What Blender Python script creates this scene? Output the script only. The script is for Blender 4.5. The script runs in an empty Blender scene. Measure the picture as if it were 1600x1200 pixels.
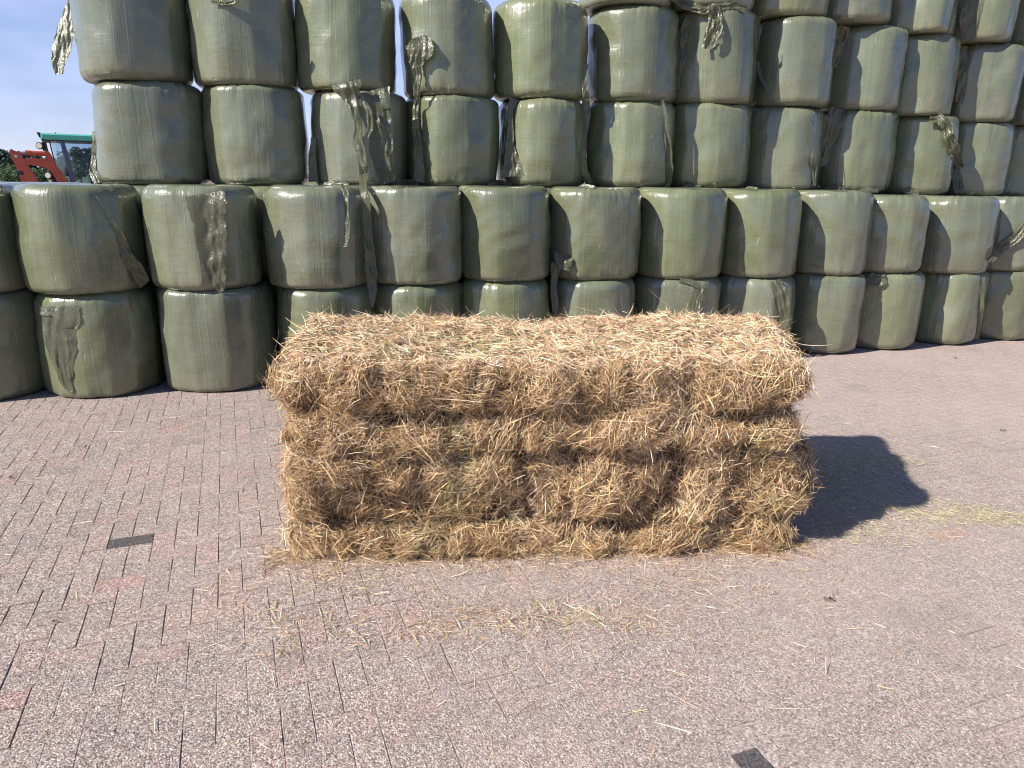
import bpy, math, random
import numpy as np
from mathutils import Vector, Matrix
from mathutils.bvhtree import BVHTree

R = math.radians
scene = bpy.context.scene
col = scene.collection

# ------------------------------------------------------------------ camera
EYE = 1.8
FPX, PITCH, ROLL = 1128.8, 0.2745, 0.0148        # focal length in pixels of the 1600 px wide photograph
FWD = Vector((0, math.cos(PITCH), -math.sin(PITCH)))
UP0 = Vector((0, math.sin(PITCH), math.cos(PITCH)))
RT0 = Vector((1, 0, 0))
RT = math.cos(ROLL) * RT0 + math.sin(ROLL) * UP0
UP = -math.sin(ROLL) * RT0 + math.cos(ROLL) * UP0
cam_data = bpy.data.cameras.new('camera')
cam = bpy.data.objects.new('camera', cam_data)
col.objects.link(cam)
cam.matrix_world = Matrix(((RT.x, UP.x, -FWD.x, 0), (RT.y, UP.y, -FWD.y, 0), (RT.z, UP.z, -FWD.z, EYE), (0, 0, 0, 1)))
cam_data.sensor_fit = 'HORIZONTAL'
cam_data.sensor_width = 36.0
cam_data.lens = FPX / 1600 * 36.0
cam_data.clip_start = 0.05
cam_data.clip_end = 3000
scene.camera = cam

# ------------------------------------------------------------------ daylight
SUN_DIR = Vector((-0.872, -0.489, 0.0)).normalized()   # towards the sun, on the ground
SUN_EL = R(37)
world = bpy.data.worlds.new('World')
scene.world = world
world.use_nodes = True
wn, wl = world.node_tree.nodes, world.node_tree.links
wn.clear()
w_out = wn.new('ShaderNodeOutputWorld')
w_bg = wn.new('ShaderNodeBackground')
w_bg.inputs['Strength'].default_value = 0.064
sky = wn.new('ShaderNodeTexSky')
sky.sky_type = 'NISHITA'
sky.sun_disc = False
sky.sun_elevation = SUN_EL
sky.sun_rotation = math.atan2(SUN_DIR.x, SUN_DIR.y)
sky.air_density = 1.0
sky.dust_density = 0.3
sky.ozone_density = 4.5
# thin high cloud
tc = wn.new('ShaderNodeTexCoord')
mp = wn.new('ShaderNodeMapping')
mp.inputs['Scale'].default_value = (1.6, 1.6, 6.0)
wl.new(tc.outputs['Generated'], mp.inputs['Vector'])
cn = wn.new('ShaderNodeTexNoise')
cn.inputs['Scale'].default_value = 1.5
cn.inputs['Detail'].default_value = 4
cn.inputs['Roughness'].default_value = 0.62
wl.new(mp.outputs['Vector'], cn.inputs['Vector'])
cr = wn.new('ShaderNodeMapRange')
cr.inputs['From Min'].default_value = 0.20
cr.inputs['From Max'].default_value = 0.78
cr.inputs['To Max'].default_value = 0.55
wl.new(cn.outputs['Fac'], cr.inputs['Value'])
cm = wn.new('ShaderNodeMix')
cm.data_type = 'RGBA'
# a bright hazy bank of it low over the north
sx = wn.new('ShaderNodeSeparateXYZ')
wl.new(tc.outputs['Generated'], sx.inputs[0])
north = wn.new('ShaderNodeMapRange')
north.interpolation_type = 'SMOOTHSTEP'
north.inputs['From Min'].default_value = -0.1
north.inputs['From Max'].default_value = 0.7
wl.new(sx.outputs['Y'], north.inputs['Value'])
low = wn.new('ShaderNodeMapRange')
low.interpolation_type = 'SMOOTHSTEP'
low.inputs['From Min'].default_value = 0.25
low.inputs['From Max'].default_value = 0.6
low.inputs['To Min'].default_value = 1.0
low.inputs['To Max'].default_value = 0.0
wl.new(sx.outputs['Z'], low.inputs['Value'])
bank = wn.new('ShaderNodeMath')
bank.operation = 'MULTIPLY'
wl.new(north.outputs['Result'], bank.inputs[0])
wl.new(low.outputs['Result'], bank.inputs[1])
thick = wn.new('ShaderNodeMath')
thick.operation = 'MULTIPLY_ADD'
wl.new(bank.outputs[0], thick.inputs[0])
thick.inputs[1].default_value = 0.95
thick.inputs[2].default_value = 0.15
cover = wn.new('ShaderNodeMath')
cover.operation = 'MULTIPLY'
wl.new(cr.outputs['Result'], cover.inputs[0])
wl.new(thick.outputs[0], cover.inputs[1])
wl.new(cover.outputs[0], cm.inputs['Factor'])
wl.new(sky.outputs['Color'], cm.inputs['A'])
cm.inputs['B'].default_value = (9.8, 10.7, 12.8, 1)
ct = wn.new('ShaderNodeMix')
ct.data_type = 'RGBA'
ct.blend_type = 'MULTIPLY'
ct.inputs['Factor'].default_value = 1.0
wl.new(cm.outputs['Result'], ct.inputs['A'])
ct.inputs['B'].default_value = (1.0, 0.98, 1.18, 1)           # the camera's daylight white balance leaves the sky bluer
wl.new(ct.outputs['Result'], w_bg.inputs['Color'])
wl.new(w_bg.outputs['Background'], w_out.inputs['Surface'])

sun_data = bpy.data.lights.new('sun', 'SUN')
sun_data.energy = 5.0
sun_data.angle = R(0.53)
sun_data.color = (1.0, 0.95, 0.87)
sun = bpy.data.objects.new('sun', sun_data)
col.objects.link(sun)
sun_vec = Vector((SUN_DIR.x * math.cos(SUN_EL), SUN_DIR.y * math.cos(SUN_EL), math.sin(SUN_EL)))
sun.rotation_euler = sun_vec.to_track_quat('Z', 'Y').to_euler()
sun.location = sun_vec * 60
scene.view_settings.view_transform = 'Standard'
scene.view_settings.look = 'None'
scene.view_settings.exposure = 0.76
scene.view_settings.gamma = 1.0
scene.view_settings.use_curve_mapping = False
scene.cycles.max_bounces = 8
scene.cycles.filter_width = 1.1
scene.cycles.transparent_max_bounces = 8

# ------------------------------------------------------------------ helpers
def ray(px, py):
    """Direction through a point of the 1600 x 1200 photograph, scaled to unit depth."""
    return FWD + RT * ((px - 800) / FPX) - UP * ((py - 600) / FPX)

def ground_at(px, py, z=0.0):
    d = ray(px, py)
    t = (z - EYE) / d.z
    return Vector((d.x * t, d.y * t, z))

def tag(o, label=None, category=None, group=None, kind=None):
    if label: o['label'] = label
    if category: o['category'] = category
    if group: o['group'] = group
    if kind: o['kind'] = kind
    return o

def empty(name, loc, rz=0.0):
    o = bpy.data.objects.new(name, None)
    o.empty_display_size = 0.2
    col.objects.link(o)
    o.location = loc
    o.rotation_euler = (0, 0, rz)
    return o

def link_mesh(name, verts, faces, mats, parent=None, smooth=False, mat_index=None, tint=None, loc=None):
    """verts n x 3; faces: m x 3 or m x 4 array, or a list of polygons; ONE mesh object."""
    me = bpy.data.meshes.new(name)
    verts = np.asarray(verts, dtype=np.float32)
    if isinstance(faces, np.ndarray):
        m, k = faces.shape
        me.vertices.add(len(verts)); me.vertices.foreach_set('co', verts.ravel())
        me.loops.add(m * k); me.loops.foreach_set('vertex_index', faces.astype(np.int32).ravel())
        me.polygons.add(m); me.polygons.foreach_set('loop_start', np.arange(0, m * k, k, dtype=np.int32))
        me.polygons.foreach_set('loop_total', np.full(m, k, dtype=np.int32))
    else:
        me.from_pydata([tuple(v) for v in verts], [], faces)
    if not isinstance(mats, (list, tuple)): mats = [mats]
    for m_ in mats: me.materials.append(m_)
    if mat_index is not None: me.polygons.foreach_set('material_index', np.asarray(mat_index, dtype=np.int32))
    me.update(calc_edges=True)
    if smooth is False:
        me.polygons.foreach_set('use_smooth', np.zeros(len(me.polygons), dtype=bool))
    elif smooth is True:
        me.polygons.foreach_set('use_smooth', np.ones(len(me.polygons), dtype=bool))
    else:
        me.polygons.foreach_set('use_smooth', np.asarray(smooth, dtype=bool))
    if tint is not None:
        at = me.attributes.new('tint', 'FLOAT_COLOR', 'FACE')
        c = np.ones((len(me.polygons), 4), dtype=np.float32); c[:, :3] = tint
        at.data.foreach_set('color', c.ravel())
    me.validate()
    o = bpy.data.objects.new(name, me)
    col.objects.link(o)
    if parent: o.parent = parent
    if loc is not None: o.location = loc
    return o

class MB:
    """Collects shapes and links them as one mesh object."""
    def __init__(s): s.v = []; s.f = []
    def poly(s, verts, faces):
        n = len(s.v); s.v += [tuple(q) for q in verts]; s.f += [tuple(n + i for i in f) for f in faces]
    def box(s, c, size, ry=0.0, bev=0.0):
        hx, hy, hz = (k / 2 for k in size)
        b = min(bev, hx * .9, hy * .9, hz * .9)
        ca, sa = math.cos(ry), math.sin(ry)
        def T(p):
            x, y, z = p
            return (c[0] + x * ca + z * sa, c[1] + y, c[2] - x * sa + z * ca)
        if b <= 0:
            vs = [T((x, y, z)) for x in (-hx, hx) for y in (-hy, hy) for z in (-hz, hz)]
            s.poly(vs, [(0, 1, 3, 2), (4, 6, 7, 5), (0, 4, 5, 1), (2, 3, 7, 6), (0, 2, 6, 4), (1, 5, 7, 3)])
        else:   # stacked outlines with cut corners
            def ring(ix, iz):
                x, y = hx - ix, hy - ix
                return [T(q + (iz,)) for q in ((-x + b, -y), (x - b, -y), (x, -y + b), (x, y - b), (x - b, y), (-x + b, y), (-x, y - b), (-x, -y + b))]
            rings = [ring(b, -hz), ring(0, -hz + b), ring(0, hz - b), ring(b, hz)]
            vs = sum(rings, [])
            fs = [tuple(range(7, -1, -1)), tuple(range(24, 32))]
            for k in range(3):
                for j in range(8): fs.append((k * 8 + j, k * 8 + (j + 1) % 8, k * 8 + 8 + (j + 1) % 8, k * 8 + 8 + j))
            s.poly(vs, fs)
    def tube(s, a, b, r0, r1=None, n=14):
        a, b = Vector(a), Vector(b); r1 = r0 if r1 is None else r1
        d = (b - a).normalized(); u = d.orthogonal().normalized(); w = d.cross(u)
        vs = [a + (u * math.cos(t) + w * math.sin(t)) * r0 for t in (2 * math.pi * k / n for k in range(n))]
        vs += [b + (u * math.cos(t) + w * math.sin(t)) * r1 for t in (2 * math.pi * k / n for k in range(n))]
        fs = [(k, (k + 1) % n, n + (k + 1) % n, n + k) for k in range(n)] + [tuple(range(n - 1, -1, -1)), tuple(range(n, 2 * n))]
        s.poly(vs, fs)
    def prism(s, outline, y0, y1):
        """outline in (x, z), extruded along y"""
        n = len(outline)
        vs = [(x, y0, z) for x, z in outline] + [(x, y1, z) for x, z in outline]
        fs = [tuple(range(n - 1, -1, -1)), tuple(range(n, 2 * n))] + [(k, (k + 1) % n, n + (k + 1) % n, n + k) for k in range(n)]
        s.poly(vs, fs)
    def lathe_y(s, prof, c, n=36):
        """prof: (radius, y) pairs, turned about the y axis through c"""
        vs = []; fs = []
        for r, y in prof:
            vs += [(c[0] + r * math.cos(2 * math.pi * k / n), c[1] + y, c[2] + r * math.sin(2 * math.pi * k / n)) for k in range(n)]
        for j in range(len(prof) - 1):
            for k in range(n): fs.append((j * n + k, j * n + (k + 1) % n, (j + 1) * n + (k + 1) % n, (j + 1) * n + k))
        fs += [tuple(range(n)), tuple(range((len(prof) - 1) * n, len(prof) * n))]
        s.poly(vs, fs)
    def build(s, name, mat, parent=None, smooth=False):
        import bmesh
        o = link_mesh(name, s.v, s.f, mat, parent, smooth)
        bm = bmesh.new(); bm.from_mesh(o.data); bmesh.ops.recalc_face_normals(bm, faces=bm.faces); bm.to_mesh(o.data); bm.free()
        return o

class NT:
    """A material's node tree with short calls."""
    def __init__(s, name):
        s.m = bpy.data.materials.new(name); s.m.use_nodes = True
        s.n, s.l = s.m.node_tree.nodes, s.m.node_tree.links
        s.b = s.n['Principled BSDF']; s.out = s.n['Material Output']
    def set(s, **k):
        for a, v in k.items():
            i = s.b.inputs[a.replace('_', ' ')]
            if hasattr(v, 'is_linked') or isinstance(v, bpy.types.NodeSocket): s.l.new(v, i)
            else: i.default_value = v if not (isinstance(v, tuple) and len(v) == 3) else v + (1,)
        return s
    def node(s, typ, **k):
        nd = s.n.new(typ)
        for a, v in k.items(): setattr(nd, a, v)
        return nd
    def put(s, sock, v):
        if isinstance(v, bpy.types.NodeSocket): s.l.new(v, sock)
        else:
            sock.default_value = v if not (isinstance(v, tuple) and len(v) == 3 and sock.type == 'RGBA') else v + (1,)
    def coord(s, which='Object', scale=(1, 1, 1)):
        t = s.node('ShaderNodeTexCoord'); m = s.node('ShaderNodeMapping')
        s.l.new(t.outputs[which], m.inputs['Vector']); m.inputs['Scale'].default_value = scale
        return m.outputs['Vector']
    def noise(s, vec, scale, detail=4, rough=.55, dist=0.0, out='Fac'):
        t = s.node('ShaderNodeTexNoise'); s.put(t.inputs['Vector'], vec)
        t.inputs['Scale'].default_value = scale; t.inputs['Detail'].default_value = detail
        t.inputs['Roughness'].default_value = rough; t.inputs['Distortion'].default_value = dist
        return t.outputs[out]
    def voro(s, vec, scale, out='Color', feature='F1'):
        t = s.node('ShaderNodeTexVoronoi', feature=feature); s.put(t.inputs['Vector'], vec); t.inputs['Scale'].default_value = scale
        return t.outputs[out]
    def math(s, op, a, b=0.0, c=0.0):
        t = s.node('ShaderNodeMath', operation=op)
        s.put(t.inputs[0], a); s.put(t.inputs[1], b); s.put(t.inputs[2], c)
        return t.outputs[0]
    def rng(s, v, a, b, c=0.0, d=1.0):
        t = s.node('ShaderNodeMapRange'); s.put(t.inputs['Value'], v)
        for k, q in zip(('From Min', 'From Max', 'To Min', 'To Max'), (a, b, c, d)): t.inputs[k].default_value = q
        return t.outputs['Result']
    def mix(s, f, a, b, blend='MIX'):
        t = s.node('ShaderNodeMix', data_type='RGBA', blend_type=blend)
        s.put(t.inputs['Factor'], f); s.put(t.inputs['A'], a); s.put(t.inputs['B'], b)
        return t.outputs['Result']
    def ramp(s, v, stops, interp='LINEAR'):
        t = s.node('ShaderNodeValToRGB'); s.put(t.inputs['Fac'], v); e = t.color_ramp.elements
        t.color_ramp.interpolation = interp
        while len(e) < len(stops): e.new(0.5)
        for q, (p, c) in zip(e, stops): q.position = p; q.color = tuple(c) + (1,) if len(c) == 3 else c
        return t.outputs['Color']
    def sep(s, v):
        t = s.node('ShaderNodeSeparateXYZ'); s.put(t.inputs[0], v); return t.outputs
    def attr(s, name, out='Color'):
        return s.node('ShaderNodeAttribute', attribute_name=name).outputs[out]
    def bump(s, h, strength=.3, dist=.01, prev=None):
        t = s.node('ShaderNodeBump'); s.put(t.inputs['Height'], h)
        t.inputs['Strength'].default_value = strength; t.inputs['Distance'].default_value = dist
        if prev is not None: s.l.new(prev, t.inputs['Normal'])
        return t.outputs['Normal']

def plain(name, c, rough=.5, metal=0.0, var=.12, scale=6.0):
    t = NT(name); n = t.noise(t.coord(), scale, 5)
    lo = tuple(k * (1 - var) for k in c); hi = tuple(min(1, k * (1 + var)) for k in c)
    t.set(Base_Color=t.mix(n, lo, hi), Roughness=t.rng(n, .3, .7, rough * .85, min(1, rough * 1.15)), Metallic=metal)
    return t.m

def wave_noise(P, seed, freq, octaves=3, terms=7):
    """Smooth pseudo-noise in about -1..1 from sums of random plane waves."""
    rg = np.random.RandomState(seed); out = np.zeros(len(P)); amp = 1.0; tot = 0.0
    for o in range(octaves):
        acc = np.zeros(len(P))
        for k in range(terms):
            d = rg.normal(size=3); d /= np.linalg.norm(d)
            acc += np.sin(P @ (d * freq * rg.uniform(.6, 1.4)) * 2 * math.pi + rg.uniform(0, 6.28))
        out += amp * acc / math.sqrt(terms) * .9; tot += amp; amp *= .5; freq *= 2.1
    return out / tot

# ------------------------------------------------------------------ the yard: paving, joints, ground, field
def paver_colour(t, vec):
    """Exposed aggregate: stones of several colours, 4-6 mm."""
    stone = t.voro(vec, 140.0)
    r = t.sep(stone)[0]
    c = t.ramp(r, [(0.0, (0.036, 0.031, 0.029)), (.12, (0.108, 0.088, 0.080)), (.26, (0.253, 0.206, 0.180)), (.52, (0.334, 0.250, 0.217)), (.76, (0.416, 0.338, 0.297)), (.92, (0.668, 0.595, 0.528))])
    small = t.sep(t.voro(vec, 270.0))
    c = t.mix(t.rng(small[0], .60, .66), c, t.ramp(small[1], [(0, (0.046, 0.041, 0.037)), (.28, (0.228, 0.185, 0.167)), (.6, (0.420, 0.314, 0.279)), (.85, (0.713, 0.655, 0.613))], 'CONSTANT'))
    fine = t.noise(vec, 420.0, 2, .6)
    c = t.mix(.14, c, (.34, .285, .26))
    return t.mix(t.rng(fine, .35, .75, 0.0, .30), c, (0.181, 0.145, 0.129)), t.voro(vec, 140.0, 'Distance')

def dusty(t, vec, c):
    """Pale dust lies in broad patches, more of it over the east side of the yard."""
    x = t.sep(vec)[0]
    big = t.noise(vec, .8, 5, .6)
    f = t.math('ADD', t.rng(big, .35, .75, -.06, .32), t.rng(x, -2.5, 4.0, -.08, .34))
    c = t.mix(t.math('MAXIMUM', f, 0.0), c, (0.452, 0.359, 0.314))
    blot = t.noise(vec, 2.3, 6, .7)
    c = t.mix(t.rng(blot, .60, .78, 0, .42), c, (0.487, 0.429, 0.369))
    oil = t.noise(vec, 1.3, 5, .65, 0.0)
    return t.mix(t.rng(oil, .30, .42, .30, 0.0), c, (0.153, 0.127, 0.118))

t = NT('exposed_aggregate_paver')
v = t.coord()
c, d = paver_colour(t, v)
c = t.mix(1.0, dusty(t, v, c), t.attr('tint'), 'MULTIPLY')
nb = t.bump(t.rng(d, 0.0, .7, 1.0, 0.0), .6, .0035)
nb = t.bump(t.noise(v, 60, 4), .35, .004, nb)
t.set(Base_Color=c, Roughness=.86, Normal=nb)
t.b.inputs['Specular IOR Level'].default_value = .3
M_PAVER = t.m

t = NT('joint_sand')
v = t.coord()
n = t.noise(v, 60, 5)
dark = t.mix(t.rng(n, .35, .65), (.12, .10, .085), (.22, .18, .155))
fillc, d = paver_colour(t, v)
fillc = dusty(t, v, fillc)
brk = t.math('ADD', t.attr('fill', 'Fac'), t.rng(t.noise(v, 45, 4, .7), .3, .7, -.38, .38))   # the sand breaks up in crumbs
c = t.mix(t.rng(brk, .30, .85), dark, t.mix(.22, fillc, (.10, .085, .07)))
t.set(Base_Color=c, Roughness=.95, Normal=t.bump(t.noise(v, 200, 3), .5, .003))
M_JOINT = t.m

t = NT('yard_ground')
v = t.coord()
c, d = paver_colour(t, v)
t.set(Base_Color=dusty(t, v, c), Roughness=.9)
M_GROUND = t.m

t = NT('stubble_field')
v = t.coord()
n = t.noise(v, .09, 6, .65)
c = t.ramp(n, [(.3, (.045, .075, .02)), (.5, (.13, .14, .045)), (.7, (.25, .21, .09))])
t.set(Base_Color=t.mix(t.rng(t.noise(v, 3.0, 4), .3, .7), c, (.09, .11, .03)), Roughness=.95)
M_FIELD = t.m

# herringbone paving: bricks 21 x 10.5 cm in two directions, laid as one sheet of separate bricks
rs = np.random.RandomState(11)
BW = 0.1045
PAV_A = R(21.2)                                      # the bond is turned against the camera
dark_brick = (ground_at(168, 852) + ground_at(241, 839)) / 2
ux = np.array([math.cos(PAV_A), math.sin(PAV_A)]); uy = np.array([-math.sin(PAV_A), math.cos(PAV_A)])
org = np.array([dark_brick.x, dark_brick.y]) - BW * (1.0 * ux + .5 * uy)
cells = []
for a in range(-130, 131):
    for b in range(-65, 66):
        cells.append((a + 2 * b, a - 2 * b, 0)); cells.append((a + 2 * b, a - 2 * b + 1, 1))
cells = np.array(cells)
w_ = np.where(cells[:, 2] == 0, 2, 1); h_ = np.where(cells[:, 2] == 0, 1, 2)
cx, cy = cells[:, 0] + w_ / 2, cells[:, 1] + h_ / 2
ctr = org + BW * (cx[:, None] * ux + cy[:, None] * uy)
keep = (ctr[:, 0] > -9) & (ctr[:, 0] < 10.5) & (ctr[:, 1] > .2) & (ctr[:, 1] < 12)
keep &= ~((ctr[:, 1] < 1.2) & (abs(ctr[:, 0]) > 3))
w_, h_, ctr, kind = w_[keep], h_[keep], ctr[keep], cells[keep, 2]
N = len(ctr)
j = 0.0008 + .0015 * rs.rand(N)                       # half a joint
ch = 0.0018 - .0009 * np.clip((ctr[:, 0] + .2) / 1.6, 0, 1)
hw, hh = w_ * BW / 2 - j, h_ * BW / 2 - j
east = np.clip((ctr[:, 0] + .2) / 1.6, 0, 1)                      # dust levels the paving out to the east
zt = rs.normal(0, .0007, N) * (1 - .8 * east)
tx, ty = rs.normal(0, .0022, N) * (1 - .8 * east), rs.normal(0, .0022, N) * (1 - .8 * east)
skew = rs.normal(0, .006, N)
rings = []
for (ex, dz, on) in ((0.0, -.024, 0), (0.0, -ch, 1), (ch, 0.0, 1)):
    for sx, sy in ((-1, -1), (1, -1), (1, 1), (-1, 1)):
        lx, ly = sx * (hw - ex), sy * (hh - ex)
        lx2, ly2 = lx - skew * ly, ly + skew * lx
        P = ctr + lx2[:, None] * ux + ly2[:, None] * uy
        rings.append(np.concatenate([P, (zt + dz + on * (tx * lx + ty * ly))[:, None]], 1))
V = np.stack(rings, 1).reshape(-1, 3)
q = []
for k in range(2):
    for jx in range(4): q.append((k * 4 + jx, k * 4 + (jx + 1) % 4, k * 4 + 4 + (jx + 1) % 4, k * 4 + 4 + jx))
q.append((8, 9, 10, 11))
F = (np.arange(N)[:, None, None] * 12 + np.array(q)[None]).reshape(-1, 4)
kinds = rs.choice(5, N, p=[.34, .26, .2, .14, .06])
pal = np.array([(1.0, .965, .94), (.95, .945, .93), (1.04, .94, .91), (.90, .875, .87), (1.05, 1.0, .96)])
tint = pal[kinds] * rs.uniform(.95, 1.05, (N, 1))
tint = 1 + (tint - 1) * (.75 - .5 * east)[:, None]
def nearest(p, k=None):
    dd = np.hypot(ctr[:, 0] - p.x, ctr[:, 1] - p.y)
    if k is not None: dd = dd + (kind != k) * 9
    return int(dd.argmin())
def holding(p):
    q = np.array([p.x, p.y]) - ctr
    a, b = abs(q @ ux) - w_ * BW / 2, abs(q @ uy) - h_ * BW / 2
    return int(np.maximum(a, b).argmin())
i_dark = [nearest(dark_brick, 0), holding(ground_at(1163, 1186))]
for i in i_dark: tint[i] = (.26, .28, .31)
for px, py in ((178, 908), (28, 1092), (1515, 848), (290, 676)): tint[nearest(ground_at(px, py), 0)] = (1.06, .89, .86)
paving = link_mesh('paving', V, F, M_PAVER, tint=np.repeat(tint, 9, axis=0))
tag(paving, kind='structure')

gx, gy = np.meshgrid(np.arange(-9.2, 10.8, .045), np.arange(.1, 12.2, .045))
P2 = np.stack([gx.ravel(), gy.ravel(), np.zeros(gx.size)], 1)
a_, b_ = P2[:, 0] * ux[0] + P2[:, 1] * ux[1], P2[:, 0] * uy[0] + P2[:, 1] * uy[1]
# sand is washed out in runs along the bond; the eastern joints are full of dust
fill = wave_noise(np.stack([a_ * 5, b_ * 2.2, 0 * a_], 1), 5, .9, 3) * .85 + wave_noise(P2, 6, .35, 2) * .45 + .60 + np.clip((P2[:, 0] + 0.1) / 3.0, -.08, .26)
fill = np.clip(fill, 0, 1)
P2[:, 2] = -.0052 + fill * .0040
nxg = gx.shape[1]; a = np.arange(gx.size).reshape(gx.shape)
FJ = np.stack([a[:-1, :-1], a[:-1, 1:], a[1:, 1:], a[1:, :-1]], -1).reshape(-1, 4)
joints = link_mesh('joint_sand', P2, FJ, M_JOINT, smooth=True)
at_ = joints.data.attributes.new('fill', 'FLOAT', 'POINT'); at_.data.foreach_set('value', fill.astype(np.float32))
tag(joints, kind='structure')

def sheet(name, x0, y0, x1, y1, z, mat):
    return tag(link_mesh(name, [(x0, y0, z), (x1, y0, z), (x1, y1, z), (x0, y1, z)], np.array([[0, 1, 2, 3]]), mat), kind='structure')
sheet('ground', -900, -300, 900, 1500, -.03, M_GROUND)
sheet('field', -900, 34, 900, 1500, -.026, M_FIELD)

# ------------------------------------------------------------------ film-wrapped bales
t = NT('olive_stretch_film')
v = t.coord()
X, Y, Z = t.sep(v)
ang = t.math('ARCTAN2', Y, X)
rnd = t.node('ShaderNodeObjectInfo').outputs['Random']
off = t.math('MULTIPLY', rnd, 37.0)
comb = t.node('ShaderNodeCombineXYZ'); t.put(comb.inputs[0], t.math('MULTIPLY', ang, .46)); t.put(comb.inputs[1], off); t.put(comb.inputs[2], Z)
cyl = comb.outputs[0]                                   # unrolled film coordinates in metres
ms = t.node('ShaderNodeMapping'); t.l.new(cyl, ms.inputs['Vector']); ms.inputs['Scale'].default_value = (1, 1, .045)
streak = t.noise(ms.outputs['Vector'], 55, 4, .6)       # long vertical stretch marks
mh = t.node('ShaderNodeMapping'); t.l.new(cyl, mh.inputs['Vector']); mh.inputs['Scale'].default_value = (.08, 1, 1)
bands = t.noise(mh.outputs['Vector'], 45, 4, .6)        # the net of the bale shows through as level lines
mw = t.node('ShaderNodeMapping'); t.l.new(cyl, mw.inputs['Vector']); mw.inputs['Scale'].default_value = (1, 1, .02)
overlap = t.voro(mw.outputs['Vector'], 5.5)             # strips where the film lies doubled
mottle = t.noise(cyl, 5.0, 5, .6)
c = t.mix(mottle, (0.117, 0.132, 0.073), (0.173, 0.183, 0.108))
c = t.mix(t.math('MULTIPLY', t.sep(overlap)[0], .30), c, (0.095, 0.118, 0.070))
c = t.mix(t.rng(streak, .38, .72, 0, .17), c, (0.225, 0.235, 0.158))
c = t.mix(t.rng(bands, .45, .7, 0, .30), c, (0.094, 0.106, 0.060))
tone = t.node('ShaderNodeHueSaturation'); t.put(tone.inputs['Color'], c)
t.put(tone.inputs['Value'], t.rng(t.math('FRACT', t.math('MULTIPLY', rnd, 7.31)), 0, 1, .88, 1.14))
t.put(tone.inputs['Saturation'], t.rng(t.math('FRACT', t.math('MULTIPLY', rnd, 3.77)), 0, 1, .75, 1.2))
c = tone.outputs['Color']
dust = t.noise(cyl, 2.2, 6, .68)
c = t.mix(t.rng(dust, .50, .72, 0, .38), c, (0.249, 0.245, 0.179))
low = t.math('MULTIPLY', t.rng(Z, .02, .22, .55, 0.0), t.rng(t.noise(cyl, 9, 5, .7), .35, .65))
c = t.mix(low, c, (0.192, 0.171, 0.116))
msc = t.node('ShaderNodeMapping'); t.l.new(cyl, msc.inputs['Vector']); msc.inputs['Scale'].default_value = (1, 1, .07); msc.inputs['Rotation'].default_value = (0, .05, 0)
scr = t.noise(msc.outputs['Vector'], 95, 2, .5, .4)
c = t.mix(t.math('MULTIPLY', t.rng(scr, .69, .74, 0, .6), t.rng(t.noise(cyl, 6, 3), .5, .65)), c, (.5, .5, .4))
seam = t.voro(mw.outputs['Vector'], 5.5, 'Distance', 'DISTANCE_TO_EDGE')    # edges of the film strips
line = t.rng(seam, .004, .022, 1.0, 0.0)
c = t.mix(t.math('MULTIPLY', line, t.rng(t.noise(cyl, 7, 3), .4, .65, 0, .22)), c, (.26, .28, .20))
nb = t.bump(line, .22, .004)
nb = t.bump(streak, .24, .010, nb)
nb = t.bump(bands, .22, .007, nb)
nb = t.bump(t.noise(cyl, 14, 4, .6), .25, .012, nb)
t.set(Base_Color=c, Roughness=t.rng(dust, .3, .75, .20, .40), Normal=nb)
t.b.inputs['Specular IOR Level'].default_value = .5
t.set(Coat_Weight=.8, Coat_Roughness=.09)
t.b.inputs['Coat IOR'].default_value = 1.5
t.l.new(nb, t.b.inputs['Coat Normal'])
M_WRAP = t.m

t = NT('loose_stretch_film')
v = t.coord()
n = t.noise(v, 9, 5, .6)
c = t.mix(n, (.105, .115, .068), (.21, .212, .14))
fine = t.noise(v, 38, 6, .7, 1.2)
ridge = t.math('ABSOLUTE', t.math('SUBTRACT', t.noise(v, 26, 3, .6, 1.5), .5))
nb = t.bump(fine, .28, .010)
nb = t.bump(ridge, .45, .018, nb)
t.set(Base_Color=c, Roughness=.17, Normal=nb)
t.b.inputs['Specular IOR Level'].default_value = .8
tr = t.node('ShaderNodeBsdfTranslucent'); tr.inputs['Color'].default_value = (.26, .27, .17, 1); t.l.new(nb, tr.inputs['Normal'])
mx = t.node('ShaderNodeMixShader'); mx.inputs[0].default_value = .42
t.l.new(t.b.outputs[0], mx.inputs[1]); t.l.new(tr.outputs[0], mx.inputs[2]); t.l.new(mx.outputs[0], t.out.inputs['Surface'])
M_FILM = t.m

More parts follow.
